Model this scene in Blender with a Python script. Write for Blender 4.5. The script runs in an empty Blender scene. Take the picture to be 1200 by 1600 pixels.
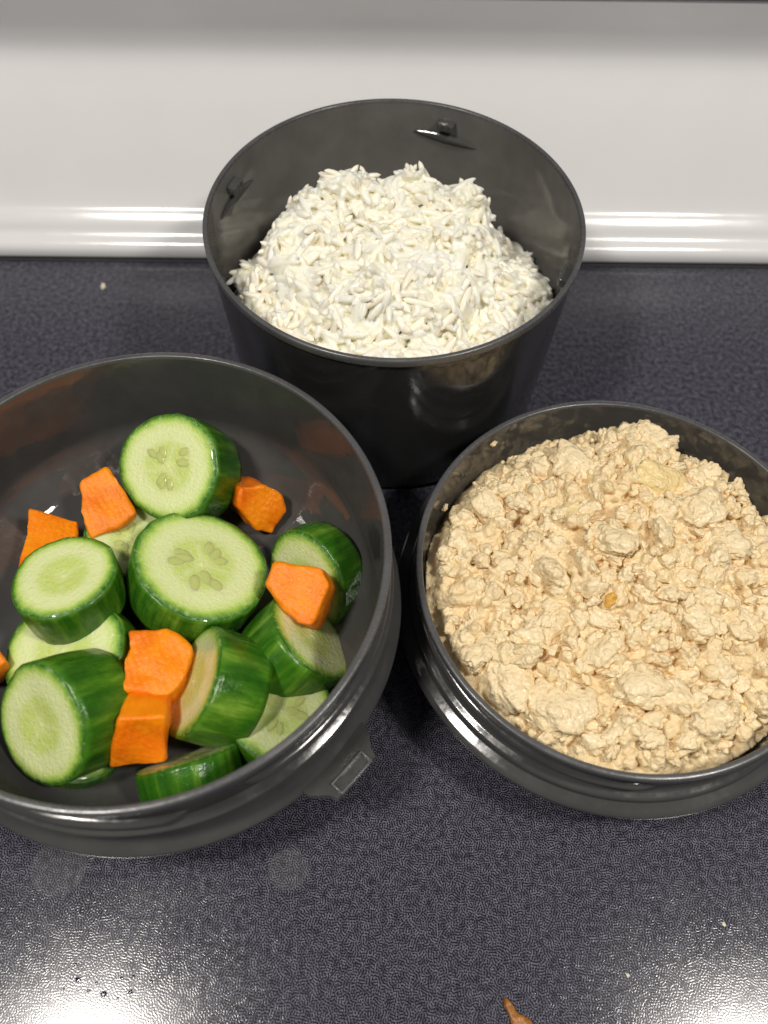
import bpy, bmesh, math, random
import numpy as np
from mathutils import Vector, Matrix, noise

random.seed(7)
rng = np.random.default_rng(7)
S = 0.01                                   # meshes are laid out in centimetres
scene = bpy.context.scene
COL = scene.collection

# ------------------------------------------------------------------ camera
F_PX, PITCH, ROLL, CAM_H = 1350.0, math.radians(59.1), math.radians(1.42), 26.1
FW = Vector((0, math.cos(PITCH), -math.sin(PITCH)))
UP0 = Vector((0, math.sin(PITCH), math.cos(PITCH)))
EX = Vector((1, 0, 0))
CR = EX * math.cos(ROLL) + UP0 * math.sin(ROLL)
CU = UP0 * math.cos(ROLL) - EX * math.sin(ROLL)
CAM = Vector((0, 0, CAM_H))
cam_d = bpy.data.cameras.new('camera')
cam_d.sensor_fit = 'VERTICAL'
cam_d.sensor_height = 36.0
cam_d.lens = F_PX / 1600 * 36.0
cam_d.clip_start, cam_d.clip_end = 0.005, 20.0
cam_d.dof.use_dof = True
cam_d.dof.focus_distance = 0.255
cam_d.dof.aperture_fstop = 11.0
cam = bpy.data.objects.new('camera', cam_d)
COL.objects.link(cam)
cam.matrix_world = Matrix(((CR.x, CU.x, -FW.x, 0), (CR.y, CU.y, -FW.y, 0), (CR.z, CU.z, -FW.z, CAM_H * S), (0, 0, 0, 1)))
scene.camera = cam

# ------------------------------------------------------------------ world, lamps, exposure
world = bpy.data.worlds.new('World')
scene.world = world
world.use_nodes = True
world.node_tree.nodes['Background'].inputs[0].default_value = (0.97, 0.97, 1.0, 1)
world.node_tree.nodes['Background'].inputs[1].default_value = 0.11

def hood_lamp(x, y, z, power, size, size_y=None, col=(1.0, 0.945, 0.87)):
    l = bpy.data.lights.new('hood_lamp', 'AREA')
    l.energy, l.color = power, col
    if size_y: l.shape, l.size, l.size_y = 'RECTANGLE', size * S, size_y * S
    else: l.shape, l.size = 'DISK', size * S
    o = bpy.data.objects.new('hood_lamp', l)
    COL.objects.link(o)
    o.location = (x * S, y * S, z * S)
    return o
# two bulbs behind wide lenses under the range hood, above the cook's side of the stove
for lx in (-26, 34):
    hood_lamp(lx, -4.0, 66, 2.8, 10.5)
    hood_lamp(lx, -2.5, 66.5, 0.40, 15, 9)

scene.view_settings.view_transform = 'Standard'
scene.view_settings.look = 'None'
scene.view_settings.exposure = 0.0
scene.view_settings.gamma = 1.0
scene.cycles.diffuse_bounces = 10
scene.cycles.max_bounces = 14

# ------------------------------------------------------------------ geometry helpers
def ray(px, py):
    cx, cy = (px - 600) / F_PX, -(py - 800) / F_PX
    return (CR * cx + CU * cy + FW)
def at(px, py, z):
    """point on the level z (cm) that the photograph shows at this pixel"""
    d = ray(px, py)
    return CAM + d * ((z - CAM_H) / d.z)
def view_frame(px, py, tilt, phi):
    """outward face normal and the in-face axes of a piece turned by tilt away from the viewer"""
    v = -ray(px, py).normalized()
    r = (CR - v * CR.dot(v)).normalized()
    u = v.cross(r)
    ph = math.radians(phi); t = math.radians(tilt)
    d = r * math.cos(ph) - u * math.sin(ph)
    n = v * math.cos(t) - d * math.sin(t)
    major = v.cross(d).normalized()
    return n.normalized(), major, n.cross(major).normalized()

def new_mesh(name, verts, faces, smooth=True, sharp=None):
    me = bpy.data.meshes.new(name)
    me.from_pydata([(v[0] * S, v[1] * S, v[2] * S) for v in verts], [], faces)
    me.update()
    if smooth:
        me.polygons.foreach_set('use_smooth', [True] * len(me.polygons))
        if sharp is not None:
            me.set_sharp_from_angle(angle=math.radians(sharp))
    return me
def obj(name, me, mat, parent=None, loc=None):
    o = bpy.data.objects.new(name, me)
    COL.objects.link(o)
    if mat is not None and not me.materials:
        me.materials.append(mat)
    if parent is not None: o.parent = parent
    if loc is not None: o.location = Vector(loc) * S
    return o
def empty(name, loc, label, cat, group=None):
    o = bpy.data.objects.new(name, None)
    o.empty_display_size = 0.01
    COL.objects.link(o)
    o.location = Vector(loc) * S
    tag(o, label, cat, group)
    return o
def tag(o, label, cat, group=None):
    o['label'] = label; o['category'] = cat
    if group: o['group'] = group
def rounded(profile, rads, n=5):
    """polyline with its corners rounded"""
    out = []
    m = len(profile)
    for i, p in enumerate(profile):
        p = Vector(p)
        r = rads[i] if i < len(rads) else 0
        if i in (0, m - 1) or r <= 0:
            out.append(tuple(p)); continue
        a, b = Vector(profile[i - 1]), Vector(profile[i + 1])
        da, db = (a - p), (b - p)
        k = min(r, da.length * .48, db.length * .48)
        pa, pb = p + da.normalized() * k, p + db.normalized() * k
        for j in range(n + 1):
            t = j / n
            q = pa * (1 - t) ** 2 + p * 2 * t * (1 - t) + pb * t * t
            out.append(tuple(q))
    return out
def lathe(profile, seg=192, a0=0.0, a1=2 * math.pi, wob=0.0):
    full = abs(a1 - a0 - 2 * math.pi) < 1e-6
    na = seg if full else seg + 1
    v, f = [], []
    m = len(profile)
    for i in range(na):
        a = a0 + (a1 - a0) * i / seg
        c, s = math.cos(a), math.sin(a)
        for r, z in profile: v.append((r * c, r * s, z))
    for i in range(seg):
        j = (i + 1) % na
        for k in range(m - 1):
            f.append((i * m + k, j * m + k, j * m + k + 1, i * m + k + 1))
    return v, f
def box(cx, cy, cz, sx, sy, sz, bevel=0.0, mat3=None):
    bm = bmesh.new()
    bmesh.ops.create_cube(bm, size=1)
    for q in bm.verts: q.co = Vector((q.co.x * sx, q.co.y * sy, q.co.z * sz))
    if bevel: bmesh.ops.bevel(bm, geom=bm.edges[:], offset=bevel, segments=3, affect='EDGES', profile=.5)
    for q in bm.verts:
        if mat3: q.co = mat3 @ q.co
        q.co += Vector((cx, cy, cz))
    bm.verts.index_update()
    v = [tuple(q.co) for q in bm.verts]; f = [tuple(x.index for x in p.verts) for p in bm.faces]
    bm.free()
    return v, f

# ------------------------------------------------------------------ material helpers
class NT:
    def __init__(s, name):
        s.m = bpy.data.materials.new(name); s.m.use_nodes = True
        s.t = s.m.node_tree; s.b = s.t.nodes['Principled BSDF']
    def n(s, typ, **kw):
        nd = s.t.nodes.new(typ)
        for k, v in kw.items():
            if k in nd.inputs.keys() if isinstance(k, str) else False: nd.inputs[k].default_value = v
            else: setattr(nd, k, v)
        return nd
    def l(s, a, b): s.t.links.new(a, b)
    def set(s, **kw):
        for k, v in kw.items(): s.b.inputs[k.replace('_', ' ')].default_value = v
    def cm(s, stretch=(1, 1, 1), coord='Object', rand=False):
        tc = s.n('ShaderNodeTexCoord')
        mp = s.n('ShaderNodeMapping')
        mp.inputs['Scale'].default_value = [100 * q for q in stretch]
        s.l(tc.outputs[coord], mp.inputs['Vector'])
        if rand:
            oi = s.n('ShaderNodeObjectInfo')
            ml = s.n('ShaderNodeMath', operation='MULTIPLY'); ml.inputs[1].default_value = 61.7
            s.l(oi.outputs['Random'], ml.inputs[0])
            s.l(ml.outputs[0], mp.inputs['Location'])
        return mp.outputs['Vector']
    def noise(s, vec, scale, detail=3, rough=.55):
        nd = s.n('ShaderNodeTexNoise'); nd.inputs['Scale'].default_value = scale
        nd.inputs['Detail'].default_value = detail; nd.inputs['Roughness'].default_value = rough
        s.l(vec, nd.inputs['Vector']); return nd.outputs['Fac']
    def voro(s, vec, scale, feature='F1', rnd=1.0, out='Distance'):
        nd = s.n('ShaderNodeTexVoronoi', feature=feature); nd.inputs['Scale'].default_value = scale
        nd.inputs['Randomness'].default_value = rnd
        s.l(vec, nd.inputs['Vector']); return nd.outputs[out]
    def ramp(s, fac, stops, interp='LINEAR'):
        nd = s.n('ShaderNodeValToRGB'); cr = nd.color_ramp; cr.interpolation = interp
        while len(cr.elements) < len(stops): cr.elements.new(.5)
        for e, (p, c) in zip(cr.elements, stops):
            e.position = p; e.color = (c, c, c, 1) if isinstance(c, (int, float)) else (*c, 1)
        s.l(fac, nd.inputs['Fac']); return nd.outputs['Color']
    def mix(s, fac, a, b, typ='MIX'):
        nd = s.n('ShaderNodeMix', data_type='RGBA', blend_type=typ)
        for val, idx in ((fac, 0), (a, 6), (b, 7)):
            if hasattr(val, 'is_output'): s.l(val, nd.inputs[idx])
            else: nd.inputs[idx].default_value = val if idx == 0 else (*val, 1)
        return nd.outputs[2]
    def math(s, op, a, b=None):
        nd = s.n('ShaderNodeMath', operation=op)
        for i, val in enumerate((a, b)):
            if val is None: continue
            if hasattr(val, 'is_output'): s.l(val, nd.inputs[i])
            else: nd.inputs[i].default_value = val
        return nd.outputs[0]
    def bump(s, h, dist, strength=1.0, prev=None):
        nd = s.n('ShaderNodeBump'); nd.inputs['Distance'].default_value = dist * S
        nd.inputs['Strength'].default_value = strength
        s.l(h, nd.inputs['Height'])
        if prev is not None: s.l(prev, nd.inputs['Normal'])
        return nd.outputs['Normal']
    def col(s, c): s.l(c, s.b.inputs['Base Color'])
    def rough(s, c): s.l(c, s.b.inputs['Roughness'])
    def normal(s, n): s.l(n, s.b.inputs['Normal'])

def mat_plastic(name, c, rough, bump=.002, scratch=True):
    m = NT(name)
    v = m.cm()
    n1 = m.noise(v, .9, 3); n2 = m.noise(v, 7, 4)
    m.col(m.mix(m.ramp(n1, [(.3, 0), (.7, 1)]), tuple(q * .88 for q in c), tuple(q * 1.12 for q in c)))
    smear = m.ramp(m.noise(v, .7, 5, .6), [(.52, 0), (.70, .16)])
    m.rough(m.math('ADD', m.ramp(n2, [(.3, rough * .8), (.75, rough * 1.5)]), smear))
    m.set(IOR=1.62)
    m.set(Subsurface_Weight=0.0)
    m.normal(m.bump(m.noise(v, 2.2, 2), bump * 6, .5))
    return m.m

M = {}
M['bowl'] = mat_plastic('charcoal_plastic', (.062, .061, .060), .12)
M['tall'] = mat_plastic('charcoal_plastic_shaded', (.030, .030, .031), .11)  # rice bowl's outer wall: its shade is put into a darker plastic colour
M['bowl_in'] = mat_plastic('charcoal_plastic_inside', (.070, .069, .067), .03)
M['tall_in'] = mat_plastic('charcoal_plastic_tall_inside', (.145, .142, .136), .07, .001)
M['rim'] = mat_plastic('charcoal_plastic_rim', (.085, .085, .087), .24)

def mat_glass():
    m = NT('stippled_ceramic_glass')
    v = m.cm()
    # the stipple: short wandering strokes of even width
    g = m.n('ShaderNodeTexGabor', gabor_type='2D')
    g.inputs['Scale'].default_value = 6.3; g.inputs['Frequency'].default_value = 2.3; g.inputs['Anisotropy'].default_value = .12
    g.inputs['Orientation'].default_value = math.radians(35)
    m.l(v, g.inputs['Vector'])
    val = g.outputs['Value']
    lump = m.ramp(val, [(.40, 0), (.62, 1)], 'EASE')
    grain = m.noise(v, 5.5, 2)
    big = m.noise(v, .5, 4)
    tint = m.mix(m.ramp(grain, [(.3, 0), (.7, 1)]), (.058, .057, .078), (.195, .188, .242))
    c = m.mix(lump, (.005, .005, .008), tint)
    # dried water marks
    mark = None
    for px, py, rad in ((92, 1355, .85), (450, 1358, .62)):
        q = at(px, py, 0)
        d = m.n('ShaderNodeVectorMath', operation='DISTANCE'); m.l(v, d.inputs[0]); d.inputs[1].default_value = (q.x, q.y, 0)
        k = m.ramp(m.math('DIVIDE', m.math('ADD', d.outputs['Value'], m.math('MULTIPLY', grain, .12)), rad), [(.70, .09), (.97, .11), (1.08, 0)])
        c = m.mix(k, c, (.30, .30, .27))
    m.col(c)
    m.rough(m.ramp(big, [(.3, .12), (.7, .17)]))
    m.set(IOR=1.46)
    b = m.bump(lump, .0007, 1.0)
    m.normal(b)
    return m.m
M['glass'] = mat_glass()

def mat_enamel():
    m = NT('white_enamel')
    v = m.cm((1, 1, 1))
    m.col(m.mix(m.ramp(m.noise(v, .35, 4), [(.35, 0), (.75, 1)]), (.84, .84, .845), (.815, .815, .82)))
    m.rough(m.ramp(m.noise(v, 1.2, 3), [(.3, .12), (.7, .18)]))
    m.normal(m.bump(m.noise(v, .8, 2), .006, .35))
    return m.m
M['enamel'] = mat_enamel()
def mat_simple(name, c, rough=.5, sss=0, rad=(.1, .06, .03)):
    m = NT(name); v = m.cm(rand=True)
    m.col(m.mix(m.ramp(m.noise(v, 4, 4), [(.3, 0), (.7, 1)]), tuple(q * .8 for q in c), tuple(min(1, q * 1.15) for q in c)))
    m.set(Roughness=rough)
    if sss:
        m.set(Subsurface_Weight=sss, Subsurface_Scale=S); m.b.inputs['Subsurface Radius'].default_value = rad
    m.normal(m.bump(m.noise(v, 14, 3), .02, .6))
    return m.m
M['dark_strip'] = mat_simple('black_strip', (.012, .012, .013), .5)  # plain black for the strip below the back guard
M['trim'] = mat_simple('brown_grey_trim', (.20, .16, .145), .35)

def mat_rice(name, sss, ca=(.955, .93, .83), cb=(.935, .88, .70)):
    m = NT(name); v = m.cm(rand=True)
    n = m.noise(v, 1.1, 3)
    c = m.mix(m.ramp(n, [(.35, 0), (.7, 1)]), ca, cb)
    m.col(c)
    m.set(Roughness=.26, IOR=1.40, Subsurface_Weight=sss, Subsurface_Scale=S, Subsurface_Anisotropy=.3)
    m.b.inputs['Subsurface Radius'].default_value = (.26, .23, .17)
    m.normal(m.bump(m.noise(v, 7, 3), .02, .5))
    return m.m
M['rice'] = mat_rice('cooked_rice', .8)
M['grain'] = mat_rice('cooked_rice_grain', 0, (.99, .955, .845), (.98, .92, .74))

def mat_tofu(name, ca, cb, cc, rough=.29, sss=0):
    m = NT(name)
    tc = m.n('ShaderNodeNewGeometry')
    sc = m.n('ShaderNodeVectorMath', operation='SCALE'); sc.inputs['Scale'].default_value = 100
    m.l(tc.outputs['Position'], sc.inputs[0]); v = sc.outputs[0]
    n = m.noise(v, .8, 4); n2 = m.noise(v, 3.2, 3)
    c = m.mix(m.ramp(n, [(.35, 0), (.68, 1)]), ca, cb)
    c = m.mix(m.ramp(n2, [(.58, 0), (.78, .7)]), c, cc)
    m.col(c)
    m.rough(m.ramp(m.noise(v, 6, 2), [(.3, rough * .75), (.7, rough * 1.3)]))
    m.set(IOR=1.40, Subsurface_Weight=sss, Subsurface_Scale=S)
    m.b.inputs['Subsurface Radius'].default_value = (.16, .12, .075)
    nz = m.n('ShaderNodeTexNoise'); nz.inputs['Scale'].default_value = 3.5; m.l(v, nz.inputs['Vector'])
    wv = m.n('ShaderNodeVectorMath', operation='MULTIPLY_ADD'); m.l(nz.outputs['Color'], wv.inputs[0]); wv.inputs[1].default_value = (.25, .25, .25); m.l(v, wv.inputs[2])
    f = m.voro(wv.outputs[0], 7.5, 'SMOOTH_F1')
    b = m.bump(m.math('MULTIPLY', f, -1.0), .10, .7)
    b = m.bump(m.noise(v, 12, 3, .5), .022, .5, b)
    m.normal(b)
    return m.m
M['tofu'] = mat_tofu('crumbled_tofu', (.89, .735, .47), (.865, .69, .415), (.81, .59, .295))
M['tofu_mass'] = mat_tofu('crumbled_tofu_mass', (.87, .71, .445), (.845, .665, .39), (.79, .565, .27), .30, .5)
M['tofu_yellow'] = mat_tofu('yellow_tofu', (.86, .69, .36), (.82, .62, .28), (.76, .50, .16))
M['garlic'] = mat_tofu('orange_bit', (.75, .42, .08), (.70, .38, .07), (.6, .3, .05))

def mat_flesh():
    m = NT('cucumber_flesh'); v = m.cm(rand=True)
    at_ = m.n('ShaderNodeAttribute', attribute_name='rn')
    n = m.noise(v, 2.2, 4)
    rn = m.math('ADD', at_.outputs['Fac'], m.math('MULTIPLY', m.math('SUBTRACT', n, .5), .10))
    # seed core, pale ring, green edge
    c = m.ramp(rn, [(.0, (.74, .80, .36)), (.24, (.60, .71, .20)), (.42, (.62, .73, .23)), (.56, (.74, .81, .40)), (.72, (.75, .82, .42)),
                    (.83, (.64, .76, .27)), (.89, (.42, .60, .11)), (.955, (.13, .31, .025)), (1.0, (.03, .12, .01))])
    # vascular strands running between the seed chambers
    s3 = m.n('ShaderNodeAttribute', attribute_name='core')
    c = m.mix(m.math('MULTIPLY', m.math('MULTIPLY', s3.outputs['Fac'], m.ramp(m.noise(v, 3, 3), [(.3, .1), (.65, 1)])), .6), c, (.78, .84, .52))
    c = m.mix(m.ramp(m.noise(v, 7, 4), [(.52, 0), (.75, .35)]), c, (.74, .80, .50))
    m.col(c)
    m.rough(m.ramp(m.noise(v, 5, 3), [(.35, .08), (.65, .36)]))
    m.set(Subsurface_Weight=.6, Subsurface_Scale=S, IOR=1.38, Coat_Weight=.7, Coat_Roughness=.07)
    m.b.inputs['Subsurface Radius'].default_value = (.20, .24, .07)
    b = m.bump(m.noise(v, 9, 4, .65), .055, .8)
    b = m.bump(m.voro(v, 24), .012, .5, b)
    m.normal(b)
    return m.m
M['flesh'] = mat_flesh()
def mat_skin():
    m = NT('cucumber_skin'); v = m.cm((1, 1, .16), rand=True)
    vv = m.cm(rand=True)
    n = m.noise(v, 2.6, 4, .6); n2 = m.noise(vv, 1.3, 3)
    c = m.ramp(n, [(.28, (.016, .082, .005)), (.47, (.034, .140, .008)), (.60, (.080, .215, .013)), (.76, (.20, .36, .04))])
    c = m.mix(m.ramp(n2, [(.45, 0), (.75, .55)]), c, (.012, .062, .006))
    at_ = m.n('ShaderNodeAttribute', attribute_name='rn')
    c = m.mix(m.ramp(at_.outputs['Fac'], [(.0, 0), (1, 1)]), c, (.10, .26, .02))
    m.col(c)
    m.rough(m.ramp(m.noise(vv, 6, 3), [(.3, .12), (.7, .28)]))
    m.set(IOR=1.42, Subsurface_Weight=.12, Subsurface_Scale=S)
    m.b.inputs['Subsurface Radius'].default_value = (.04, .12, .02)
    b = m.bump(n, .04, .5)
    b = m.bump(m.noise(vv, 3.5, 3), .06, .5, b)
    b = m.bump(m.noise(vv, 20, 3), .012, .7, b)
    m.normal(b)
    return m.m
M['skin'] = mat_skin()
def mat_seed():
    m = NT('cucumber_seed'); v = m.cm(rand=True)
    m.col(m.mix(m.noise(v, 5, 2), (.55, .68, .16), (.64, .75, .25)))
    m.set(Roughness=.14, Subsurface_Weight=.6, Subsurface_Scale=S, IOR=1.4)
    m.b.inputs['Subsurface Radius'].default_value = (.15, .18, .05)
    return m.m
M['seed'] = mat_seed()
def mat_carrot():
    m = NT('carrot'); v = m.cm((1, 1, .35), rand=True); vv = m.cm(rand=True)
    n = m.noise(vv, 1.1, 4); n2 = m.noise(v, 7, 4, .6)
    c = m.mix(m.ramp(n, [(.35, 0), (.68, 1)]), (.94, .285, .004), (.88, .215, .003))
    c = m.mix(m.ramp(n2, [(.5, 0), (.8, .6)]), c, (.96, .38, .012))
    c = m.mix(m.ramp(m.noise(vv, .55, 2), [(.48, 0), (.62, .55)]), c, (.78, .13, .002))
    m.col(c)
    m.rough(m.ramp(n2, [(.3, .26), (.7, .5)]))
    m.set(Subsurface_Weight=.25, Subsurface_Scale=S, Specular_IOR_Level=.35)
    m.b.inputs['Subsurface Radius'].default_value = (.20, .06, .01)
    wv = m.n('ShaderNodeTexWave'); wv.inputs['Scale'].default_value = 1.7; wv.inputs['Distortion'].default_value = 3.5; wv.inputs['Detail'].default_value = 3; m.l(vv, wv.inputs['Vector'])
    b = m.bump(wv.outputs['Fac'], .012, .5)
    b = m.bump(n2, .045, .8, b)
    b = m.bump(m.noise(vv, 26, 3), .010, .6, b)
    m.normal(b)
    return m.m
M['carrot'] = mat_carrot()

# ------------------------------------------------------------------ the stove: glass top and white back guard
E0, E1 = at(0, 405, 0), at(1200, 417, 0)
ed = (E1 - E0).normalized(); en = Vector((-ed.y, ed.x, 0))        # along the edge, and away from the viewer
em = (E0 + E1) / 2
W = 60.0
p0, p1 = em - ed * W, em + ed * W
gl = [p0 - en * 45, p1 - en * 45, p1 + en * .3, p0 + en * .3]
ground = obj('cooktop', new_mesh('cooktop', [(q.x, q.y, 0) for q in gl] + [(q.x, q.y, -.5) for q in gl],
             [(0, 1, 2, 3), (7, 6, 5, 4), (0, 4, 5, 1), (1, 5, 6, 2), (2, 6, 7, 3), (3, 7, 4, 0)], smooth=False), M['glass'])
ground['kind'] = 'structure'
ground['label'] = 'dark stippled ceramic glass cooktop under the bowls'

def extrude_profile(name, prof, mat, parent=None, sharp=None):
    v, f = [], []
    for base in (p0, p1):
        for u, z in prof: q = base + en * u; v.append((q.x, q.y, z))
    m = len(prof)
    for k in range(m - 1): f.append((k, k + 1, m + k + 1, m + k)[::-1])
    return obj(name, new_mesh(name, v, f, True, sharp), mat, parent)
def smooth_curve(pts, n=10):
    """Catmull-Rom through the points"""
    P = [Vector(p) for p in pts]; out = []
    for i in range(len(P) - 1):
        a, b, c, d = P[max(i - 1, 0)], P[i], P[i + 1], P[min(i + 2, len(P) - 1)]
        for k in range(n):
            t = k / n
            out.append(tuple(.5 * ((2 * b) + (c - a) * t + (2 * a - 5 * b + 4 * c - d) * t * t + (3 * b - a - 3 * c + d) * t ** 3)))
    out.append(tuple(P[-1])); return out
guard_prof = smooth_curve([(.06, .10), (.0, .22), (.0, .45), (.06, .62), (.20, .76), (.45, .90), (.62, 1.04), (.80, 1.28), (1.05, 1.50), (1.32, 1.70), (1.6, 2.05),
                           (1.95, 2.58), (2.6, 3.62), (3.4, 4.86), (3.95, 5.70), (4.25, 6.25), (4.36, 6.75), (4.30, 7.4), (4.12, 8.1), (3.9, 8.95)], 8)
guard = extrude_profile('back_guard', guard_prof, M['enamel'])
tag(guard, 'glossy white enamelled back guard of the stove behind the bowls', 'stove panel')
trim = extrude_profile('trim_strip', [(3.9, 8.98), (3.84, 9.0), (3.84, 10.5), (4.1, 10.55)], M['trim'], guard)
base_strip = extrude_profile('dark_strip', [(-.10, .004), (-.10, .06), (-.06, .085), (.22, .10), (.3, .02)], M['dark_strip'], guard)  # thin black strip along the line between guard and glass

# ------------------------------------------------------------------ bowls
def bowl(name, cx, cy, label, prof_out, prof_rim, prof_in, flange=None, outer='bowl', inner='bowl_in'):
    t = empty(name, (cx, cy, 0), label, 'bowl', 'charcoal plastic lunch bowls')
    v, f = lathe(prof_out); obj('outer_wall', new_mesh('outer_wall', v, f, True, 50), M[outer], t)
    v, f = lathe(prof_rim); obj('rim', new_mesh('rim', v, f, True, 60), M['rim'], t)
    v, f = lathe(prof_in); obj('inner_wall', new_mesh('inner_wall', v, f, True, 50), M[inner], t)
    if flange:
        v, f = lathe(flange); obj('flange', new_mesh('flange', v, f, True, 50), M['bowl'], t)
    return t
def rim_profile(R, z, w, drop_out, drop_in):
    return rounded([(R, z - drop_out), (R, z), (R - w, z), (R - w, z - drop_in)], [0, .07, .07, 0], 5)
def thread(parent, R, z0, a0, a1, drop, w=.10, h=.09):
    """a bead that winds a part of the way round and tapers out at its ends"""
    n, m = 90, 9
    v, f = [], []
    for i in range(n + 1):
        t = i / n; a = math.radians(a0 + (a1 - a0) * t); z = z0 - drop * t
        k = min(1, min(t, 1 - t) * 14) ** .6
        for j in range(m):
            b = math.pi * (j / (m - 1)) - math.pi / 2
            r = R - .02 + (h * k + .02) * math.cos(b); zz = z + w * (.4 + .6 * k) * math.sin(b)
            v.append((r * math.cos(a), r * math.sin(a), zz))
    for i in range(n):
        for j in range(m - 1):
            f.append((i * m + j, (i + 1) * m + j, (i + 1) * m + j + 1, i * m + j + 1))
    return obj('screw_thread', new_mesh('screw_thread', v, f), M['bowl'], parent)

# tall bowl with rice
RX, RY, RR, RZ = .10, 21.95, 6.0, 7.62
rice_bowl = bowl('rice_bowl', RX, RY, 'tall charcoal plastic bowl heaped with white rice, standing nearest the white back guard',
    rounded([(0, .12), (4.7, .12), (4.75, 0), (5.25, 0), (5.50, .30), (5.92, RZ - .5), (5.92, RZ - .3)], [0, .1, .1, .25, .5, .3, 0], 6),
    rounded([(5.92, RZ - .3), (RR, RZ - .27), (RR, RZ), (RR - .15, RZ), (RR - .17, RZ - .1)], [0, .05, .08, .08, 0], 4),
    rounded([(RR - .17, RZ - .1), (5.74, RZ - 1.6), (5.30, .7), (4.8, .3), (0, .3)], [0, .4, .6, .3, 0], 8), outer='tall', inner='tall_in')
def polar(cx, cy, p): return math.atan2(p.y - cy, p.x - cx)
def inner_tab(parent, ang, z, R, wide, label):
    """small square catch standing on the inside of the wall, with a lens-shaped ramp under it"""
    rot = Matrix.Rotation(ang, 3, 'Z')
    c = rot @ Vector((R - .10, 0, z))
    v, f = box(c.x, c.y, c.z, .34, wide, .30, .05, rot)
    tb = obj('locking_catch', new_mesh('locking_catch', v, f, True, 40), M['bowl_in'], parent)
    for k in (-1, 0, 1):
        c = rot @ Vector((R - .275, k * wide * .32, z + .02))
        v, f = box(c.x, c.y, c.z, .06, wide * .16, .24, .02, rot)
        obj('rib', new_mesh('rib', v, f, True, 40), M['bowl_in'], tb)
    n, m = 28, 6
    v, f = [], []
    for i in range(n + 1):
        t = i / n; a = ang + (t - .5) * .42; h = math.sin(math.pi * t) ** .7
        for j in range(m + 1):
            b = j / m
            r = R - .02 - .14 * h * math.sin(math.pi * b) ** .7
            v.append((r * math.cos(a), r * math.sin(a), z - .38 - .34 * (b - .5) * 2 * h * .5 - .14 + .16 * (t - .5)))
    for i in range(n):
        for j in range(m): f.append((i * (m + 1) + j, (i + 1) * (m + 1) + j, (i + 1) * (m + 1) + j + 1, i * (m + 1) + j + 1))
    obj('catch_ramp', new_mesh('catch_ramp', v, f), M['bowl_in'], parent)
inner_tab(rice_bowl, math.radians(72), RZ - .62, 5.76, .62, '')
inner_tab(rice_bowl, math.radians(160), RZ - .62, 5.76, .62, '')
inner_tab(rice_bowl, math.radians(-20), RZ - .62, 5.76, .62, '')
inner_tab(rice_bowl, math.radians(-100), RZ - .62, 5.76, .62, '')

# wide bowl with the raw vegetables
CX, CY, CRAD, CZ = -6.37, 10.43, 6.60, 6.57
FZ = 3.50
veg_bowl = bowl('vegetable_bowl', CX, CY, 'charcoal plastic bowl of cucumber slices and carrot pieces with a clip tab on its flange',
    rounded([(0, .1), (5.3, .1), (5.35, 0), (5.6, 0), (5.9, .4), (6.38, FZ - .5), (6.44, FZ - .25), (6.44, FZ + .15), (6.42, CZ - .5), (6.42, CZ - .34)], [0, .1, .1, .25, .3, .2, 0, 0, 0, 0], 5),
    rounded([(6.42, CZ - .34), (CRAD, CZ - .30), (CRAD, CZ), (CRAD - .19, CZ), (CRAD - .21, CZ - .1)], [0, .06, .09, .09, 0], 5),
    rounded([(CRAD - .21, CZ - .1), (6.14, 3.55), (5.25, 2.72), (4.6, 2.40), (0, 2.30)], [0, .42, .3, .4, 0], 10),
    rounded([(6.42, FZ + 1.05), (6.46, FZ + .45), (6.62, FZ + .12), (6.84, FZ - .02), (6.94, FZ - .10), (6.94, FZ - .26), (6.82, FZ - .32), (6.44, FZ - .34)], [0, .3, .2, .1, .05, .05, .05, 0], 5))
for a0 in (-150, -60, 30, 120):
    thread(veg_bowl, 6.42, FZ + 1.9, a0, a0 + 78, .35, .13, .20)
v, f = lathe(rounded([(6.42, FZ + 1.32), (6.70, FZ + 1.24), (6.70, FZ + 1.12), (6.42, FZ + 1.04)], [0, .05, .05, 0], 4))
obj('lower_bead', new_mesh('lower_bead', v, f, True, 50), M['bowl'], veg_bowl)
def clip_tab(parent, ang):
    rot = Matrix.Rotation(ang, 4, 'Z')
    # trapezoid plate flaring out of the flange, with a raised frame round a slot
    outl = [(6.5, -1.25), (7.02, -1.12), (7.40, -.80), (7.62, -.72), (7.62, .72), (7.40, .80), (7.02, 1.12), (6.5, 1.25)]
    bm = bmesh.new()
    lo = [bm.verts.new((x, y, FZ - .30)) for x, y in outl]; hi = [bm.verts.new((x, y, FZ - .03 + (0.10 if x > 7.3 else 0))) for x, y in outl]
    bm.faces.new(hi); bm.faces.new(lo[::-1])
    n = len(outl)
    for i in range(n): bm.faces.new((lo[i], lo[(i + 1) % n], hi[(i + 1) % n], hi[i]))
    bmesh.ops.bevel(bm, geom=[e for e in bm.edges if e.calc_face_angle(0) > .5], offset=.05, segments=2, affect='EDGES')
    for q in bm.verts: q.co = rot @ q.co
    bm.verts.index_update()
    v = [tuple(q.co) for q in bm.verts]; f = [tuple(x.index for x in p.verts) for p in bm.faces]; bm.free()
    tb = obj('clip_tab', new_mesh('clip_tab', v, f, True, 35), M['bowl'], parent)
    r3 = rot.to_3x3()
    for x, y, sx, sy in ((7.28, 0, .07, 1.16), (7.62, 0, .07, 1.16), (7.45, -.55, .34, .07), (7.45, .55, .34, .07)):
        c = r3 @ Vector((x, y, FZ + .09))
        v, f = box(c.x, c.y, c.z, sx, sy, .12, .02, r3)
        obj('slot_frame', new_mesh('slot_frame', v, f, True, 35), M['rim'], tb)
    return tb
tab_ang = polar(CX, CY, at(541, 1200, FZ))
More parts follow.
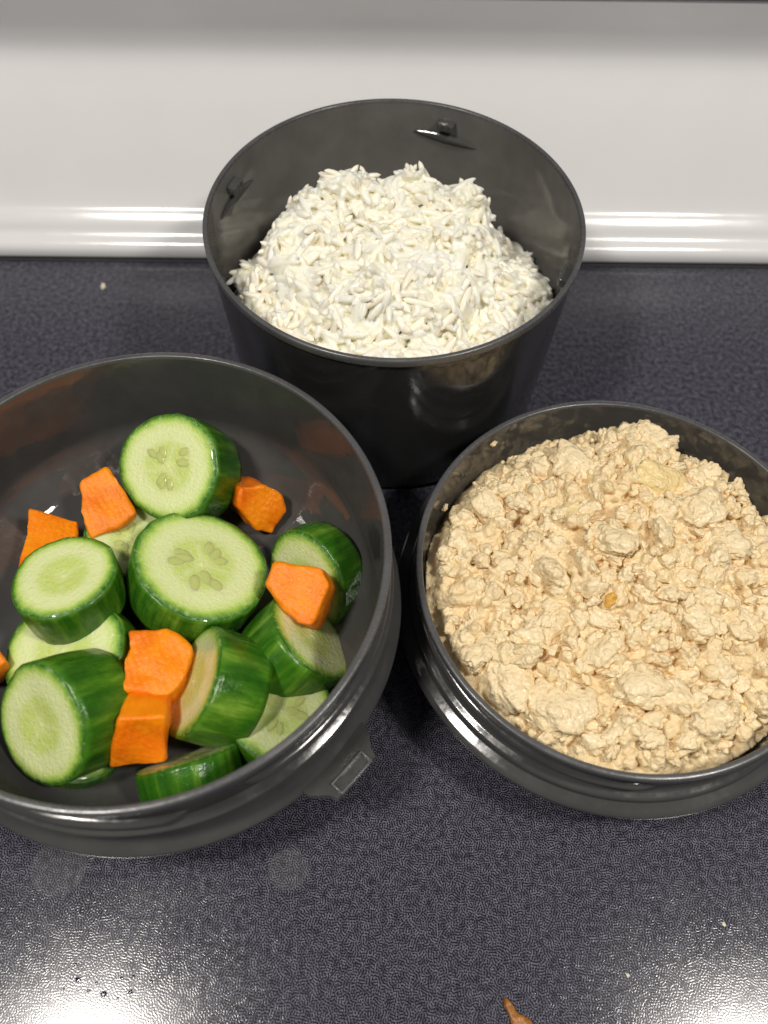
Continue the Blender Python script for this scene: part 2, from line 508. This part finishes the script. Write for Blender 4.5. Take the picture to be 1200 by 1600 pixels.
clip_tab(veg_bowl, tab_ang)
clip_tab(veg_bowl, tab_ang + math.pi)

# low bowl with the crumbled tofu
TX, TY, TR, TZ = 6.94, 11.44, 6.0, 4.29
GZ = 2.46
tofu_bowl = bowl('tofu_bowl', TX, TY, 'low charcoal plastic bowl filled with crumbled tofu, at the right',
    rounded([(0, .1), (4.9, .1), (4.95, 0), (5.2, 0), (5.5, .35), (5.80, GZ - .4), (5.84, GZ - .2), (5.84, GZ + .1), (5.82, TZ - .5), (5.82, TZ - .32)], [0, .1, .1, .2, .3, .2, 0, 0, 0, 0], 5),
    rounded([(5.82, TZ - .32), (TR, TZ - .28), (TR, TZ), (TR - .18, TZ), (TR - .20, TZ - .1)], [0, .06, .09, .09, 0], 5),
    rounded([(TR - .20, TZ - .1), (5.58, 1.6), (5.1, .5), (0, .35)], [0, .6, .6, 0], 10),
    rounded([(5.82, GZ + .52), (5.90, GZ + .36), (6.12, GZ + .30), (6.16, GZ + .18), (6.12, GZ + .08), (6.42, GZ - .02), (6.51, GZ - .10), (6.51, GZ - .24), (6.40, GZ - .30), (5.84, GZ - .32)], [0, .06, .06, .05, .05, .1, .05, .05, .05, 0], 5))
for a0 in (-172, -76, 20, 110):
    thread(tofu_bowl, 5.82, GZ + 1.14, a0, a0 + 86, .34, .13, .19)

# ------------------------------------------------------------------ rice
def rice_h(x, y):
    """level of the rice over the bowl's centre coordinates"""
    # main heap: a steep-sided lump set back in the bowl, its top broken into three clumps
    q = (abs(x + .30) / 3.75) ** 3 + (abs(y - .55) / (2.45 if y > .55 else 4.2)) ** (3 if y > .55 else 2)
    h = 4.05 + 2.55 / (1 + math.exp((q - 1) * (5.5 if y > -.2 else 3.2)))
    for px, py, sg, a in ((.45, 2.0, .62, .85), (-1.6, 2.0, .85, .75), (2.2, 1.7, .55, .65), (-3.1, 1.0, .5, .35)):
        h += a * math.exp(-((x - px) ** 2 + (y - py) ** 2) / (2 * sg * sg))
    for px, py, sg, a in ((-.55, 2.3, .28, -.55), (1.55, 2.1, .3, -.45)):
        h += a * math.exp(-((x - px) ** 2 + (y - py) ** 2) / (2 * sg * sg))
    # lower shelf in front that reaches the wall, with a clump at each side
    f = 1 / (1 + math.exp((y + .3) * 2.2))
    h = max(h, 4.1 + f * 1.2)
    for px, py, sg, a in ((-4.35, -.35, .62, 1.0), (4.15, -.25, .7, 1.1), (0, -2.0, 2.4, .45)):
        h += a * math.exp(-((x - px) ** 2 + (y - py) ** 2) / (2 * sg * sg))
    cl = noise.voronoi(Vector((x * .62 + .15 * noise.noise(Vector((x, y, 0))), y * .62, 2.2)))[0]
    h += .55 * min(.5, cl[1] - cl[0]) - .15
    h += .30 * noise.noise(Vector((x * 1.0, y * 1.0, 8))) + .22 * noise.noise(Vector((x * 2.2, y * 2.2, 1)))
    r = math.hypot(x, y)
    h -= 1.2 * max(0, y - 2.9) ** 2
    h -= .9 * max(0, r - 4.9) ** 1.3
    return h
def grain_mesh(L, Wd, bend, tip):
    n, m = 9, 8
    v, f = [], []
    for i in range(n + 1):
        t = i / n * 2 - 1
        rad = Wd * max(0, 1 - abs(t) ** 2.6) ** .5 * (1 - .16 * t * tip)
        x = t * L; zc = bend * (1 - t * t)
        for j in range(m):
            a = 2 * math.pi * j / m
            v.append((x, rad * math.cos(a) * 1.08, zc + rad * math.sin(a) * .88))
    for i in range(n):
        for j in range(m):
            f.append((i * m + j, i * m + (j + 1) % m, (i + 1) * m + (j + 1) % m, (i + 1) * m + j))
    return np.array(v), f
grain_kinds = [grain_mesh(random.uniform(.40, .52), random.uniform(.105, .124), random.uniform(-.01, .07), random.uniform(-1, 1)) for _ in range(10)]
grains = []
tries = 0
while len(grains) < 3300 and tries < 60000:
    tries += 1
    r = 5.45 * math.sqrt(random.random()); a = random.uniform(0, 2 * math.pi)
    x, y = r * math.cos(a), r * math.sin(a)
    h = rice_h(x, y)
    if h < 3.7: continue
    e = .12
    gx = (rice_h(x + e, y) - h) / e; gy = (rice_h(x, y + e) - h) / e
    gm = math.hypot(gx, gy)
    if gm > 3: gx *= 3 / gm; gy *= 3 / gm; gm = 3
    layer = random.random()
    nrm = Vector((-gx, -gy, 1)).normalized()
    lift = -.27 + .38 * layer
    c = Vector((x, y, h)) + nrm * lift
    if math.hypot(c.x, c.y) > 5.30 - .0 * c.z: continue
    # lie along the surface, some standing up out of it
    yaw = random.uniform(0, 2 * math.pi)
    d = Vector((math.cos(yaw), math.sin(yaw), 0)); d = (d - nrm * d.dot(nrm)).normalized()
    up = random.gauss(0, .28)
    if random.random() < .07: up = random.uniform(.5, 1.1)
    d = (d * math.cos(up) + nrm * math.sin(up)).normalized()
    sd = nrm.cross(d).normalized(); tp = d.cross(sd)
    k = random.uniform(.92, 1.15)
    grains.append((lift + .3 * abs(math.sin(up)), c, d, sd, tp, k, random.randrange(10)))
mound = empty('rice_mound', (RX, RY, 0), 'heap of cooked white rice inside the tall bowl', 'rice')
# packed core that closes the gaps between the grains
n = 72
v, f, idx = [], [], {}
for i in range(n + 1):
    for j in range(n + 1):
        x, y = -5.5 + 11 * i / n, -5.5 + 11 * j / n
        if math.hypot(x, y) > 5.45: continue
        h = max(rice_h(x, y) - .24, 2.2)
        rw = math.hypot(x, y)
        idx[i, j] = len(v); v.append((x * min(1, 5.2 / max(rw, .1)), y * min(1, 5.2 / max(rw, .1)), h))
for (i, j) in list(idx):
    q = [(i, j), (i + 1, j), (i + 1, j + 1), (i, j + 1)]
    if all(p in idx for p in q): f.append(tuple(idx[p] for p in q))
obj('packed_rice', new_mesh('packed_rice', v, f), M['rice'], mound)
# the grains that show largest are parts of their own, the rest one mass
view = (CAM - Vector((RX, RY, 6))).normalized()
grains.sort(key=lambda g: -(g[0] + .012 * (g[1].dot(view))))
grain_data = []
for gv, gf in grain_kinds:
    grain_data.append(new_mesh('rice_grain', gv, gf))
for g in grains[:300]:
    lift, c, d, sd, tp, k, kind = g
    o = obj('rice_grain', grain_data[kind], M['grain'], mound)
    o.matrix_local = Matrix.Translation(c * S) @ Matrix((d, sd, tp)).transposed().to_4x4() @ Matrix.Diagonal((k, k, k, 1))
def mass(name, items, mat, parent):
    """many small pieces as one mesh; items: (verts Nx3, faces, 3x3 rows, offset)"""
    V, Fc, base = [], [], 0
    for gv, gf, R3, c in items:
        V.append(gv @ R3 + c); Fc.append(np.array(gf) + base); base += len(gv)
    V = np.concatenate(V) * S; Fc = np.concatenate(Fc)
    me = bpy.data.meshes.new(name)
    k = Fc.shape[1]
    me.vertices.add(len(V)); me.vertices.foreach_set('co', V.astype(np.float32).ravel())
    me.loops.add(Fc.size); me.loops.foreach_set('vertex_index', Fc.astype(np.int32).ravel())
    me.polygons.add(len(Fc)); me.polygons.foreach_set('loop_start', np.arange(0, Fc.size, k, dtype=np.int32))
    me.polygons.foreach_set('use_smooth', np.ones(len(Fc), dtype=bool))
    me.update(calc_edges=True); me.validate()
    o = obj(name, me, mat, parent); o['kind'] = 'stuff'
    return o
items = []
for lift, c, d, sd, tp, k, kind in grains[300:]:
    items.append((grain_kinds[kind][0], grain_kinds[kind][1], np.array((d, sd, tp)) * k, np.array(c)))
rest = mass('rice_grains', items, M['rice'], mound)
# the sticky grains run together: one skin round them all
rm = rest.modifiers.new('sticky', 'REMESH'); rm.mode = 'VOXEL'; rm.voxel_size = .031 * S; rm.use_smooth_shade = True
sm = rest.modifiers.new('soften', 'SMOOTH'); sm.factor = .5; sm.iterations = 2
dg = bpy.context.evaluated_depsgraph_get()
me = bpy.data.meshes.new_from_object(rest.evaluated_get(dg)); rest.modifiers.clear(); rest.data = me

# ------------------------------------------------------------------ crumbled tofu
def ico(sub):
    bm = bmesh.new(); bmesh.ops.create_icosphere(bm, subdivisions=sub, radius=1)
    bm.verts.index_update()
    v = [q.co.copy() for q in bm.verts]; f = [tuple(x.index for x in p.verts) for p in bm.faces]; bm.free()
    return v, f
def curd(sub, seed, rough):
    """a torn lump of curd: uneven body, knobbly like cauliflower"""
    v, f = ico(sub); off = Vector((seed * 7.3, seed * 3.1, seed * 1.7)); out = []
    for p in v:
        w = Vector((noise.noise(p * 2 + off), noise.noise(p * 2 + off + Vector((9, 0, 0))), noise.noise(p * 2 + off + Vector((0, 9, 0))))) * .35
        r = 1 + .42 * noise.noise(p * .9 + off) + .26 * noise.noise(p * 1.9 + off)
        for fr, am in ((1.9, .26), (4.2, .17), (8.5, .085)):
            d = noise.voronoi((p + w) * fr + off)[0][0]
            r += am * rough * (.45 - d * d * 1.2)
        q = p * max(r, .25); q.z *= .8
        out.append(tuple(q))
    return np.array(out), f
def tofu_h(x, y):
    h = 3.15 + 1.15 * math.exp(-((x - .6) ** 2 + (y - 1.7) ** 2) / (2 * 3.1 ** 2))
    h += .45 * math.exp(-((x - .5) ** 2 + (y - 3.9) ** 2) / (2 * .8 ** 2))
    h += .30 * noise.noise(Vector((x * .6, y * .6, 5))) + .20 * noise.noise(Vector((x * 1.5, y * 1.5, 2)))
    r = math.hypot(x, y)
    h -= 1.0 * max(0, r - 4.7) ** 1.3 * (.12 + .88 * min(1, max(0, (y - .3) / 2.5)))
    h -= .10 * max(0, y - 3.8) ** 2
    return h
heap = empty('tofu_heap', (TX, TY, 0), 'crumbled beige tofu filling the low bowl at the right', 'tofu')
n = 230
v, f, idx = [], [], {}
for i in range(n + 1):
    for j in range(n + 1):
        x, y = -5.75 + 11.5 * i / n, -5.75 + 11.5 * j / n
        rw = math.hypot(x, y)
        if rw > 5.69: continue
        d = noise.voronoi(Vector((x * 1.6, y * 1.6, 4)))[0][0]; d2 = noise.voronoi(Vector((x * 4, y * 4, 9)))[0][0]
        idx[i, j] = len(v); v.append((x, y, tofu_h(x, y) - .14 + .42 * (.4 - d * d) + .16 * (.4 - d2 * d2)))
for (i, j) in list(idx):
    q = [(i, j), (i + 1, j), (i + 1, j + 1), (i, j + 1)]
    if all(p in idx for p in q): f.append(tuple(idx[p] for p in q))
packed = (np.array(v), f)
curds3 = [curd(4, k + 1, 1.0) for k in range(9)]
curds2 = [curd(3, k + 21, 1.15) for k in range(12)]
smooth_curds = [curd(4, k + 41, .45) for k in range(3)]
cd = [new_mesh('tofu_crumb', a, b) for a, b in curds3]
cs = [new_mesh('tofu_crumb', a, b) for a, b in smooth_curds]
for me in cd + cs: me.materials.append(M['tofu'])
yl = cs[0].copy(); yl.materials.clear(); yl.materials.append(M['tofu_yellow'])
orb = cs[1].copy(); orb.materials.clear(); orb.materials.append(M['garlic'])
def rot3(tilt=.5):
    return (Matrix.Rotation(random.uniform(0, 6.28), 3, 'Z') @ Matrix.Rotation(random.gauss(0, tilt), 3, 'X') @ Matrix.Rotation(random.gauss(0, tilt), 3, 'Y'))
def crumb(me, c, s3, R):
    o = obj('tofu_crumb', me, None, heap)
    o.matrix_local = Matrix.Translation(Vector(c) * S) @ R.to_4x4() @ Matrix.Diagonal((*s3, 1))
    return o
# the chunks one can pick out in the photograph
big = [(900, 730, .85, 0), (1020, 758, .86, 2), (870, 1110, .95, 1), (800, 1060, .8, 0), (1165, 965, .62, 0), (1005, 1060, .75, 0), (970, 920, .30, 2),
       (1060, 1075, .75, 1), (1005, 690, .62, 0), (1130, 850, .7, 0), (770, 780, .6, 0), (725, 1020, .6, 0), (940, 1010, .65, 0), (890, 800, .38, 2), (1095, 960, .6, 0), (960, 850, .7, 0), (1180, 1090, .22, 2), (955, 937, .20, 3), (1090, 800, .75, 0), (860, 880, .7, 0), (1120, 1110, .7, 0)]
placed = 0
for px, py, s, kind in big:
    q = at(px, py, 4.1); x, y = q.x - TX, q.y - TY
    lim = (5.5 - s * 1.15) / max(math.hypot(x, y), .1)
    if lim < 1: x *= lim; y *= lim
    z = tofu_h(x, y) + (.06 if kind != 3 else .2)
    me = (random.choice(cd), random.choice(cs), yl, orb)[kind]
    crumb(me, (x, y, z), (s, s * random.uniform(.65, .8), s * .55), rot3(.25)); placed += 1
pts = []
tries = 0
while placed < 300 and tries < 20000:
    tries += 1
    r = 5.5 * math.sqrt(random.random()); a = random.uniform(0, 6.283)
    x, y = r * math.cos(a), r * math.sin(a)
    s = random.choice((.19, .23, .27, .32, .38, .46))
    if any((x - u) ** 2 + (y - w) ** 2 < (.62 * (s + t)) ** 2 for u, w, t in pts): 
        if tries < 12000: continue
    if r + s * 1.25 > 5.6: continue
    pts.append((x, y, s))
    z = tofu_h(x, y) + random.uniform(-.08, .14)
    crumb(random.choice(cd), (x, y, z), (s * random.uniform(.9, 1.25), s * random.uniform(.65, 1), s * random.uniform(.6, .95)), rot3(.6)); placed += 1
items = []
while len(items) < 1100:
    r = 5.6 * math.sqrt(random.random()); a = random.uniform(0, 6.283)
    x, y = r * math.cos(a), r * math.sin(a)
    s = random.choice((.08, .10, .13, .17, .22))
    if r + s * 1.3 > 5.58: continue
    z = tofu_h(x, y) + random.uniform(-.12, .20)
    cv, cf = random.choice(curds2)
    items.append((cv, cf, np.array(rot3(1.0).transposed()) * s, np.array((x, y, z))))
rest = mass('tofu_crumbs', items, M['tofu_mass'], heap)
# the moist curd holds together: packed bed and crumbs share one skin
bm = bmesh.new(); bm.from_mesh(rest.data)
nv = len(packed[0])
top = [bm.verts.new(Vector(q) * S) for q in packed[0]]
low = [bm.verts.new(Vector((q[0], q[1], 1.2)) * S) for q in packed[0]]
edge = {}
for q in packed[1]:
    bm.faces.new([top[k] for k in q]); bm.faces.new([low[k] for k in q[::-1]])
    for k in range(4): edge[q[k], q[(k + 1) % 4]] = True
for a_, b_ in edge:
    if (b_, a_) not in edge: bm.faces.new((top[b_], top[a_], low[a_], low[b_]))
bm.to_mesh(rest.data); bm.free()
rm = rest.modifiers.new('clump', 'REMESH'); rm.mode = 'VOXEL'; rm.voxel_size = .045 * S; rm.use_smooth_shade = True
sm = rest.modifiers.new('soften', 'SMOOTH'); sm.factor = .5; sm.iterations = 1
dg = bpy.context.evaluated_depsgraph_get()
me = bpy.data.meshes.new_from_object(rest.evaluated_get(dg)); rest.modifiers.clear(); rest.data = me
# specks stuck to the wall of the bowl
def wall_speck(px, py, z, s, label):
    q = at(px, py, z); a = polar(TX, TY, q)
    rw = 5.72 - (TZ - z) * .07
    o = obj('tofu_speck', cd[0], None)
    o.matrix_world = Matrix.Translation(Vector((TX + (rw - s * .3) * math.cos(a), TY + (rw - s * .3) * math.sin(a), z)) * S) @ Matrix.Rotation(a, 4, 'Z') @ Matrix.Diagonal((s * .6, s, s * .8, 1))
    tag(o, label, 'food speck', 'tofu specks on the bowl wall')
wall_speck(765, 686, 3.95, .11, 'tofu speck stuck just under the rim, at the left of the tofu bowl wall')
wall_speck(713, 800, 3.3, .13, 'tofu speck on the left wall of the tofu bowl, low beside the heap')
wall_speck(1013, 650, 3.9, .09, 'tofu speck under the rear rim of the tofu bowl')

# ------------------------------------------------------------------ cucumber slices
def slice_mesh(R, th, seed, taper=.04):
    N, NR = 112, 26
    off = Vector((seed * 5.1, seed * 2.3, 0))
    rs = random.Random(seed)
    ecc = rs.uniform(-.035, .035); e_a = rs.uniform(0, 3.14); lob = rs.uniform(.008, .028); l_a = rs.uniform(0, 6.28)
    def Rt(a, z=0):
        c = Vector((math.cos(a), math.sin(a), z * .12))
        return R * (1 + ecc * math.cos(2 * (a - e_a)) + lob * math.cos(3 * (a - l_a)) + .016 * noise.noise(c * 2.4 + off) + .017 * noise.noise(c * 6 + off))
    tl, tm = rs.uniform(-.04, .04), rs.uniform(-.04, .04)      # the knife never cuts quite square
    def zt(x, y): return tl * x + tm * y + .035 * noise.noise(Vector((x * .9, y * .9, 3)) + off)
    core_a = rs.uniform(0, 6.28)
    V, Fc, rn, core = [], [], [], []
    def disc(z0, sgn, rscale):
        base = len(V)
        V.append((0, 0, z0 + sgn * 0 + zt(0, 0))); rn.append(0); core.append(.5)
        for k in range(1, NR + 1):
            t = k / NR
            for i in range(N):
                a = 2 * math.pi * i / N
                r = Rt(a, z0) * t * rscale
                x, y = r * math.cos(a), r * math.sin(a)
                dip = -.03 * math.exp(-(t / .35) ** 2) - .05 * max(0, (t - .93) / .07) ** 2
                V.append((x, y, z0 + zt(x, y) + sgn * dip)); rn.append(t)
                # three strands from the middle outward
                g = max(0, math.cos(3 * (a - core_a))) ** 10 * math.exp(-((t - .22) / .22) ** 2) + .6 * math.exp(-((t - .52) / .05) ** 2) * (.4 + .6 * noise.noise(Vector((a * 2, seed, 0))))
                core.append(max(0, min(1, g)))
        for i in range(N):
            tri = (base, base + 1 + i, base + 1 + (i + 1) % N)
            Fc.append(tri if sgn > 0 else tri[::-1])
        for k in range(NR - 1):
            for i in range(N):
                a_, b_ = base + 1 + k * N + i, base + 1 + k * N + (i + 1) % N
                q = (a_, a_ + N, b_ + N, b_)
                Fc.append(q if sgn > 0 else q[::-1])
    disc(0, 1, .985); disc(-th, -1, .985 * (1 - taper))
    flesh = new_mesh('flesh', V, Fc)
    for nm, dat in (('rn', rn), ('core', core)):
        at_ = flesh.attributes.new(nm, 'FLOAT', 'POINT'); at_.data.foreach_set('value', dat)
    # skin band
    V, Fc, rn = [], [], []
    rows = [(-.000, .955, .9), (-.004, .985, .55), (-.05, 1.0, .2)] + [(-th * q, 1.0 + .025 * math.sin(math.pi * q), 0) for q in (.15, .3, .45, .6, .75, .87)] + [(-th + .05, 1.0, .2), (-th + .004, .985, .5), (-th, .955, .8)]
    for z, k, w in rows:
        for i in range(N):
            a = 2 * math.pi * i / N
            tp = 1 - taper * (-z / th)
            r = Rt(a, z) * k * tp
            x, y = r * math.cos(a), r * math.sin(a)
            cap = .010 if k < .97 else 0
            V.append((x, y, z + zt(x, y) - (.05 if k < .99 and z > -th / 2 else (-.05 if k < .99 else 0)) + (cap if z > -th / 2 else -cap)))
            rn.append(w)
    for k in range(len(rows) - 1):
        for i in range(N):
            a_, b_ = k * N + i, k * N + (i + 1) % N
            Fc.append((a_, a_ + N, b_ + N, b_))
    skin = new_mesh('skin', V, Fc)
    at_ = skin.attributes.new('rn', 'FLOAT', 'POINT'); at_.data.foreach_set('value', rn)
    # seeds: flat lenses round the middle, in three chambers
    seeds = []; drop = rs.choice((.05, .12)); wide = rs.uniform(.30, .5)
    for ch in range(3):
        for s_ in (-1, 0, 1):
            if rs.random() < drop: continue
            a = core_a + math.pi / 3 + ch * 2.094 + s_ * wide + rs.uniform(-.16, .16)
            r = R * rs.uniform(.24, .44) * (1.0 if s_ else .8)
            x, y = r * math.cos(a), r * math.sin(a)
            seeds.append((x, y, zt(x, y) - .009, a + rs.uniform(-.3, .3), R * rs.uniform(.115, .16), R * rs.uniform(.060, .085)))
    return flesh, skin, seeds
seed_v, seed_f = ico(2)
seed_me = new_mesh('seed', [tuple(q) for q in seed_v], seed_f)
def cucumber(px, py, z, dia_px, tilt, phi, th, seed, label, seeds=True):
    nrm, mj, mn = view_frame(px, py, tilt, phi)
    c = at(px, py, z)
    R = dia_px / 2 * (c - CAM).dot(FW) / F_PX
    flesh, skin, sd = slice_mesh(R, th, seed)
    t = empty('cucumber_slice', c, label, 'cucumber slice', 'cucumber slices in the vegetable bowl')
    sp = random.Random(seed + 5).uniform(0, 6.28)
    t.matrix_world = Matrix.Translation(c * S) @ Matrix((mj, mn, nrm)).transposed().to_4x4()
    fl = obj('flesh', flesh, M['flesh'], t)
    obj('skin', skin, M['skin'], t)
    if seeds:
        for x, y, zz, a, l_, w_ in sd:
            o = obj('seed', seed_me, M['seed'], fl)
            o.matrix_local = Matrix.Translation(Vector((x, y, zz)) * S) @ Matrix.Rotation(a, 4, 'Z') @ Matrix.Diagonal((l_, w_, .015, 1))
    return t
cucumber(262, 729, 4.9, 170, 30, 12, 1.9, 1, 'cucumber slice farthest from the viewer, its round face leaning left, topmost in the bowl')
cucumber(316, 880, 4.3, 208, 38, 112, 1.6, 2, 'largest cucumber slice, lying face up in the middle of the bowl')
cucumber(98, 898, 4.9, 162, 42, 62, 1.5, 3, 'oval cucumber slice at the left, face up, right below the leftmost whole carrot piece', False)
cucumber(97, 1016, 3.8, 196, 36, 28, 1.6, 4, 'cucumber slice half covered by the oval slice above it, at the left', False)
cucumber(62, 1134, 4.5, 196, 56, -20, 2.0, 5, 'thick cucumber slice at the lower left with its face turned to the left', False)
cucumber(474, 912, 2.9, 165, 50, -28, 1.2, 6, 'cucumber slice at the right behind the pentagonal carrot piece, leaning on the wall', False)
cucumber(489, 992, 3.7, 166, 62, 138, 1.6, 7, 'cucumber slice lying under the pentagonal carrot piece, striped skin toward the viewer', False)
cucumber(301, 1064, 4.2, 184, 70, 16, 1.6, 8, 'cucumber slice standing on its rim right of the two stacked carrot pieces', False)
cucumber(440, 1110, 3.7, 170, 24, 108, 1.2, 9, 'cucumber slice deep at the lower right, partly hidden by the standing slices')
cucumber(292, 1182, 3.5, 162, 86, 74, 1.0, 10, 'cucumber slice at the front edge showing almost only green skin', False)
cucumber(204, 842, 3.6, 135, 30, 100, 1.0, 11, 'small pale patch of a cucumber slice under the upper carrot piece')
cucumber(122, 1140, 3.2, 165, 25, 95, 1.0, 12, 'cucumber slice lying lowest, under the thick slice at the lower left')
cucumber(305, 920, 3.3, 180, 20, 90, 1.0, 13, 'cucumber slice hidden beneath the largest slice, only its wet edge showing', False)

# ------------------------------------------------------------------ carrot pieces
def carrot(poly, z, tilt, phi, th, label, shrink=.92, seed=0):
    cx = sum(p[0] for p in poly) / len(poly); cy = sum(p[1] for p in poly) / len(poly)
    nrm, mj, mn = view_frame(cx, cy, tilt, phi)
    c = at(cx, cy, z)
    loc = []
    for px, py in poly:
        d = ray(px, py); t = (c - CAM).dot(nrm) / d.dot(nrm)
        q = CAM + d * t - c
        loc.append((q.dot(mj), q.dot(mn)))
    area = sum(loc[i][0] * loc[(i + 1) % len(loc)][1] - loc[(i + 1) % len(loc)][0] * loc[i][1] for i in range(len(loc)))
    if area < 0: loc = loc[::-1]
    rs = random.Random(seed)
    bm = bmesh.new()
    top = [bm.verts.new((x, y, 0)) for x, y in loc]
    ox, oy = rs.uniform(-.08, .08), rs.uniform(-.08, .08)
    bot = [bm.verts.new((x * shrink + ox, y * shrink + oy, -th)) for x, y in loc]
    n = len(loc)
    bm.faces.new(top); bm.faces.new(bot[::-1])
    for i in range(n): bm.faces.new((bot[i], bot[(i + 1) % n], top[(i + 1) % n], top[i]))
    bmesh.ops.bevel(bm, geom=bm.edges[:], offset=.11, segments=4, affect='EDGES', profile=.5)
    bmesh.ops.triangulate(bm, faces=[p for p in bm.faces if len(p.verts) > 4])
    for _ in range(3):
        bmesh.ops.subdivide_edges(bm, edges=[e for e in bm.edges if e.calc_length() > .16], cuts=1, use_grid_fill=True)
    bm.normal_update()
    off = Vector((seed * 3.3, 1, 2))
    for q in bm.verts:
        q.co += q.normal * (.095 * noise.noise(q.co * 1.4 + off) + .030 * noise.noise(q.co * 5 + off))
    bmesh.ops.triangulate(bm, faces=bm.faces[:])
    bm.verts.index_update()
    V = [tuple(q.co) for q in bm.verts]; Fc = [tuple(x.index for x in p.verts) for p in bm.faces]; bm.free()
    o = obj('carrot_piece', new_mesh('carrot_piece', V, Fc, True, 62), M['carrot'])
    o.matrix_world = Matrix.Translation(c * S) @ Matrix((mj, mn, nrm)).transposed().to_4x4()
    tag(o, label, 'carrot piece', 'carrot pieces in the vegetable bowl')
carrot([(124, 752), (166, 727), (182, 748), (213, 802), (190, 822), (140, 844), (128, 800)], 4.3, 18, 60, 1.5, 'blocky carrot piece leaning on the left side of the farthest cucumber slice', seed=1)
carrot([(44, 792), (124, 813), (122, 850), (92, 905), (28, 900)], 3.9, 30, 100, 1.4, 'carrot piece half hidden behind the oval cucumber slice at the far left', seed=2)
carrot([(375, 762), (412, 757), (440, 773), (447, 800), (427, 836), (400, 830), (372, 795)], 3.4, 30, 210, 1.5, 'carrot piece right of the farthest cucumber slice', seed=3)
carrot([(427, 877), (504, 884), (516, 912), (486, 978), (464, 977), (414, 914)], 4.7, 16, 30, 1.2, 'pentagonal carrot piece resting on the slices at the right', seed=4)
carrot([(199, 984), (262, 981), (303, 1012), (289, 1062), (262, 1090), (190, 1078), (202, 1030)], 4.4, 22, 70, 1.4, 'carrot piece in the middle with a ragged left edge, behind the square-faced piece', seed=5)
carrot([(184, 1124), (259, 1119), (260, 1192), (170, 1203)], 4.3, 42, -78, 1.7, 'square-faced carrot piece nearest the front rim of the bowl', seed=6)
carrot([(-45, 1010), (-8, 1003), (14, 1032), (-8, 1048), (-45, 1052)], 4.0, 20, 60, 1.2, 'carrot piece cut off by the left border of the picture', seed=7)

# ------------------------------------------------------------------ crumbs and scraps on the glass
def flake(name, px, py, L, w, h, yaw, mat, label, cat, seed):
    v, f = curd(3, seed, .7)
    v = v * np.array((L, w, h))
    me = new_mesh(name, v, f)
    c = at(px, py, h * .6)
    o = obj(name, me, mat); o.matrix_world = Matrix.Translation(c * S) @ Matrix.Rotation(yaw, 4, 'Z')
    tag(o, label, cat)
M['scrap'] = mat_simple('browned_onion', (.36, .15, .03), .35, .3)
M['crumb'] = mat_simple('dry_crumb', (.72, .68, .52), .5)
def scrap():
    pts = [(786, 1556), (797, 1562), (806, 1580), (828, 1592), (845, 1615), (800, 1618), (797, 1590), (788, 1572)]
    P = [at(x, y, .12) for x, y in pts]
    c = sum(P, Vector()) / len(P)
    bm = bmesh.new()
    lo = [bm.verts.new((p.x - c.x, p.y - c.y, .01)) for p in P]; hi = [bm.verts.new(((p.x - c.x) * .86, (p.y - c.y) * .86, .13 + .06 * math.sin(i * 2.1))) for i, p in enumerate(P)]
    n = len(P); bm.faces.new(hi[::-1]); bm.faces.new(lo)
    for i in range(n): bm.faces.new((lo[i], hi[i], hi[(i + 1) % n], lo[(i + 1) % n]))
    bmesh.ops.triangulate(bm, faces=bm.faces[:])
    bmesh.ops.subdivide_edges(bm, edges=bm.edges[:], cuts=2, use_grid_fill=True)
    bmesh.ops.recalc_face_normals(bm, faces=bm.faces[:])
    for q in bm.verts: q.co += Vector((noise.noise(q.co * 6), noise.noise(q.co * 6 + Vector((5, 5, 5))), abs(noise.noise(q.co * 7)))) * .05
    bm.verts.index_update()
    V = [tuple(q.co) for q in bm.verts]; Fc = [tuple(x.index for x in p.verts) for p in bm.faces]; bm.free()
    o = obj('onion_scrap', new_mesh('onion_scrap', V, Fc), M['scrap'], None, (c.x, c.y, 0))
    tag(o, 'browned crisp food scrap on the cooktop at the bottom edge', 'food scrap')
scrap()
flake('crumb', 161, 447, .10, .17, .06, .3, M['crumb'], 'pale crumb on the cooktop at the upper left near the back guard', 'crumb', 3)
flake('crumb', 1131, 1444, .05, .06, .03, .3, M['crumb'], 'tiny white crumb on the cooktop at the lower right', 'crumb', 4)
flake('crumb', 981, 1524, .045, .06, .03, .9, M['crumb'], 'tiny white crumb on the cooktop right of the browned scrap', 'crumb', 5)

# a sprinkle of water where the lamp's reflection lies
m_ = NT('water'); m_.set(Roughness=.02, IOR=1.33, Transmission_Weight=1.0); m_.col(m_.mix(.0, (1, 1, 1), (1, 1, 1)))
dv, df = lathe([(0, .30), (.35, .27), (.68, .18), (.9, .07), (1, 0)], 14)
drop_me = new_mesh('water_drop', dv, df)
for px, py, s in ((118, 1507, .035), (122, 1530, .05), (138, 1548, .03), (162, 1553, .055), (190, 1528, .03), (204, 1550, .04), (208, 1526, .035), (236, 1534, .03), (70, 1517, .025), (184, 1560, .025), (150, 1536, .03), (100, 1545, .022)):
    q = at(px, py, 0)
    o = obj('water_drop', drop_me, m_.m); o.matrix_world = Matrix.Translation(Vector((q.x, q.y, .004)) * S) @ Matrix.Diagonal((s * 1.6, s * 1.3, s * 1.3, 1))
    tag(o, 'tiny water drop sprinkled on the cooktop at the lower left', 'water drop', 'water drops on the cooktop')
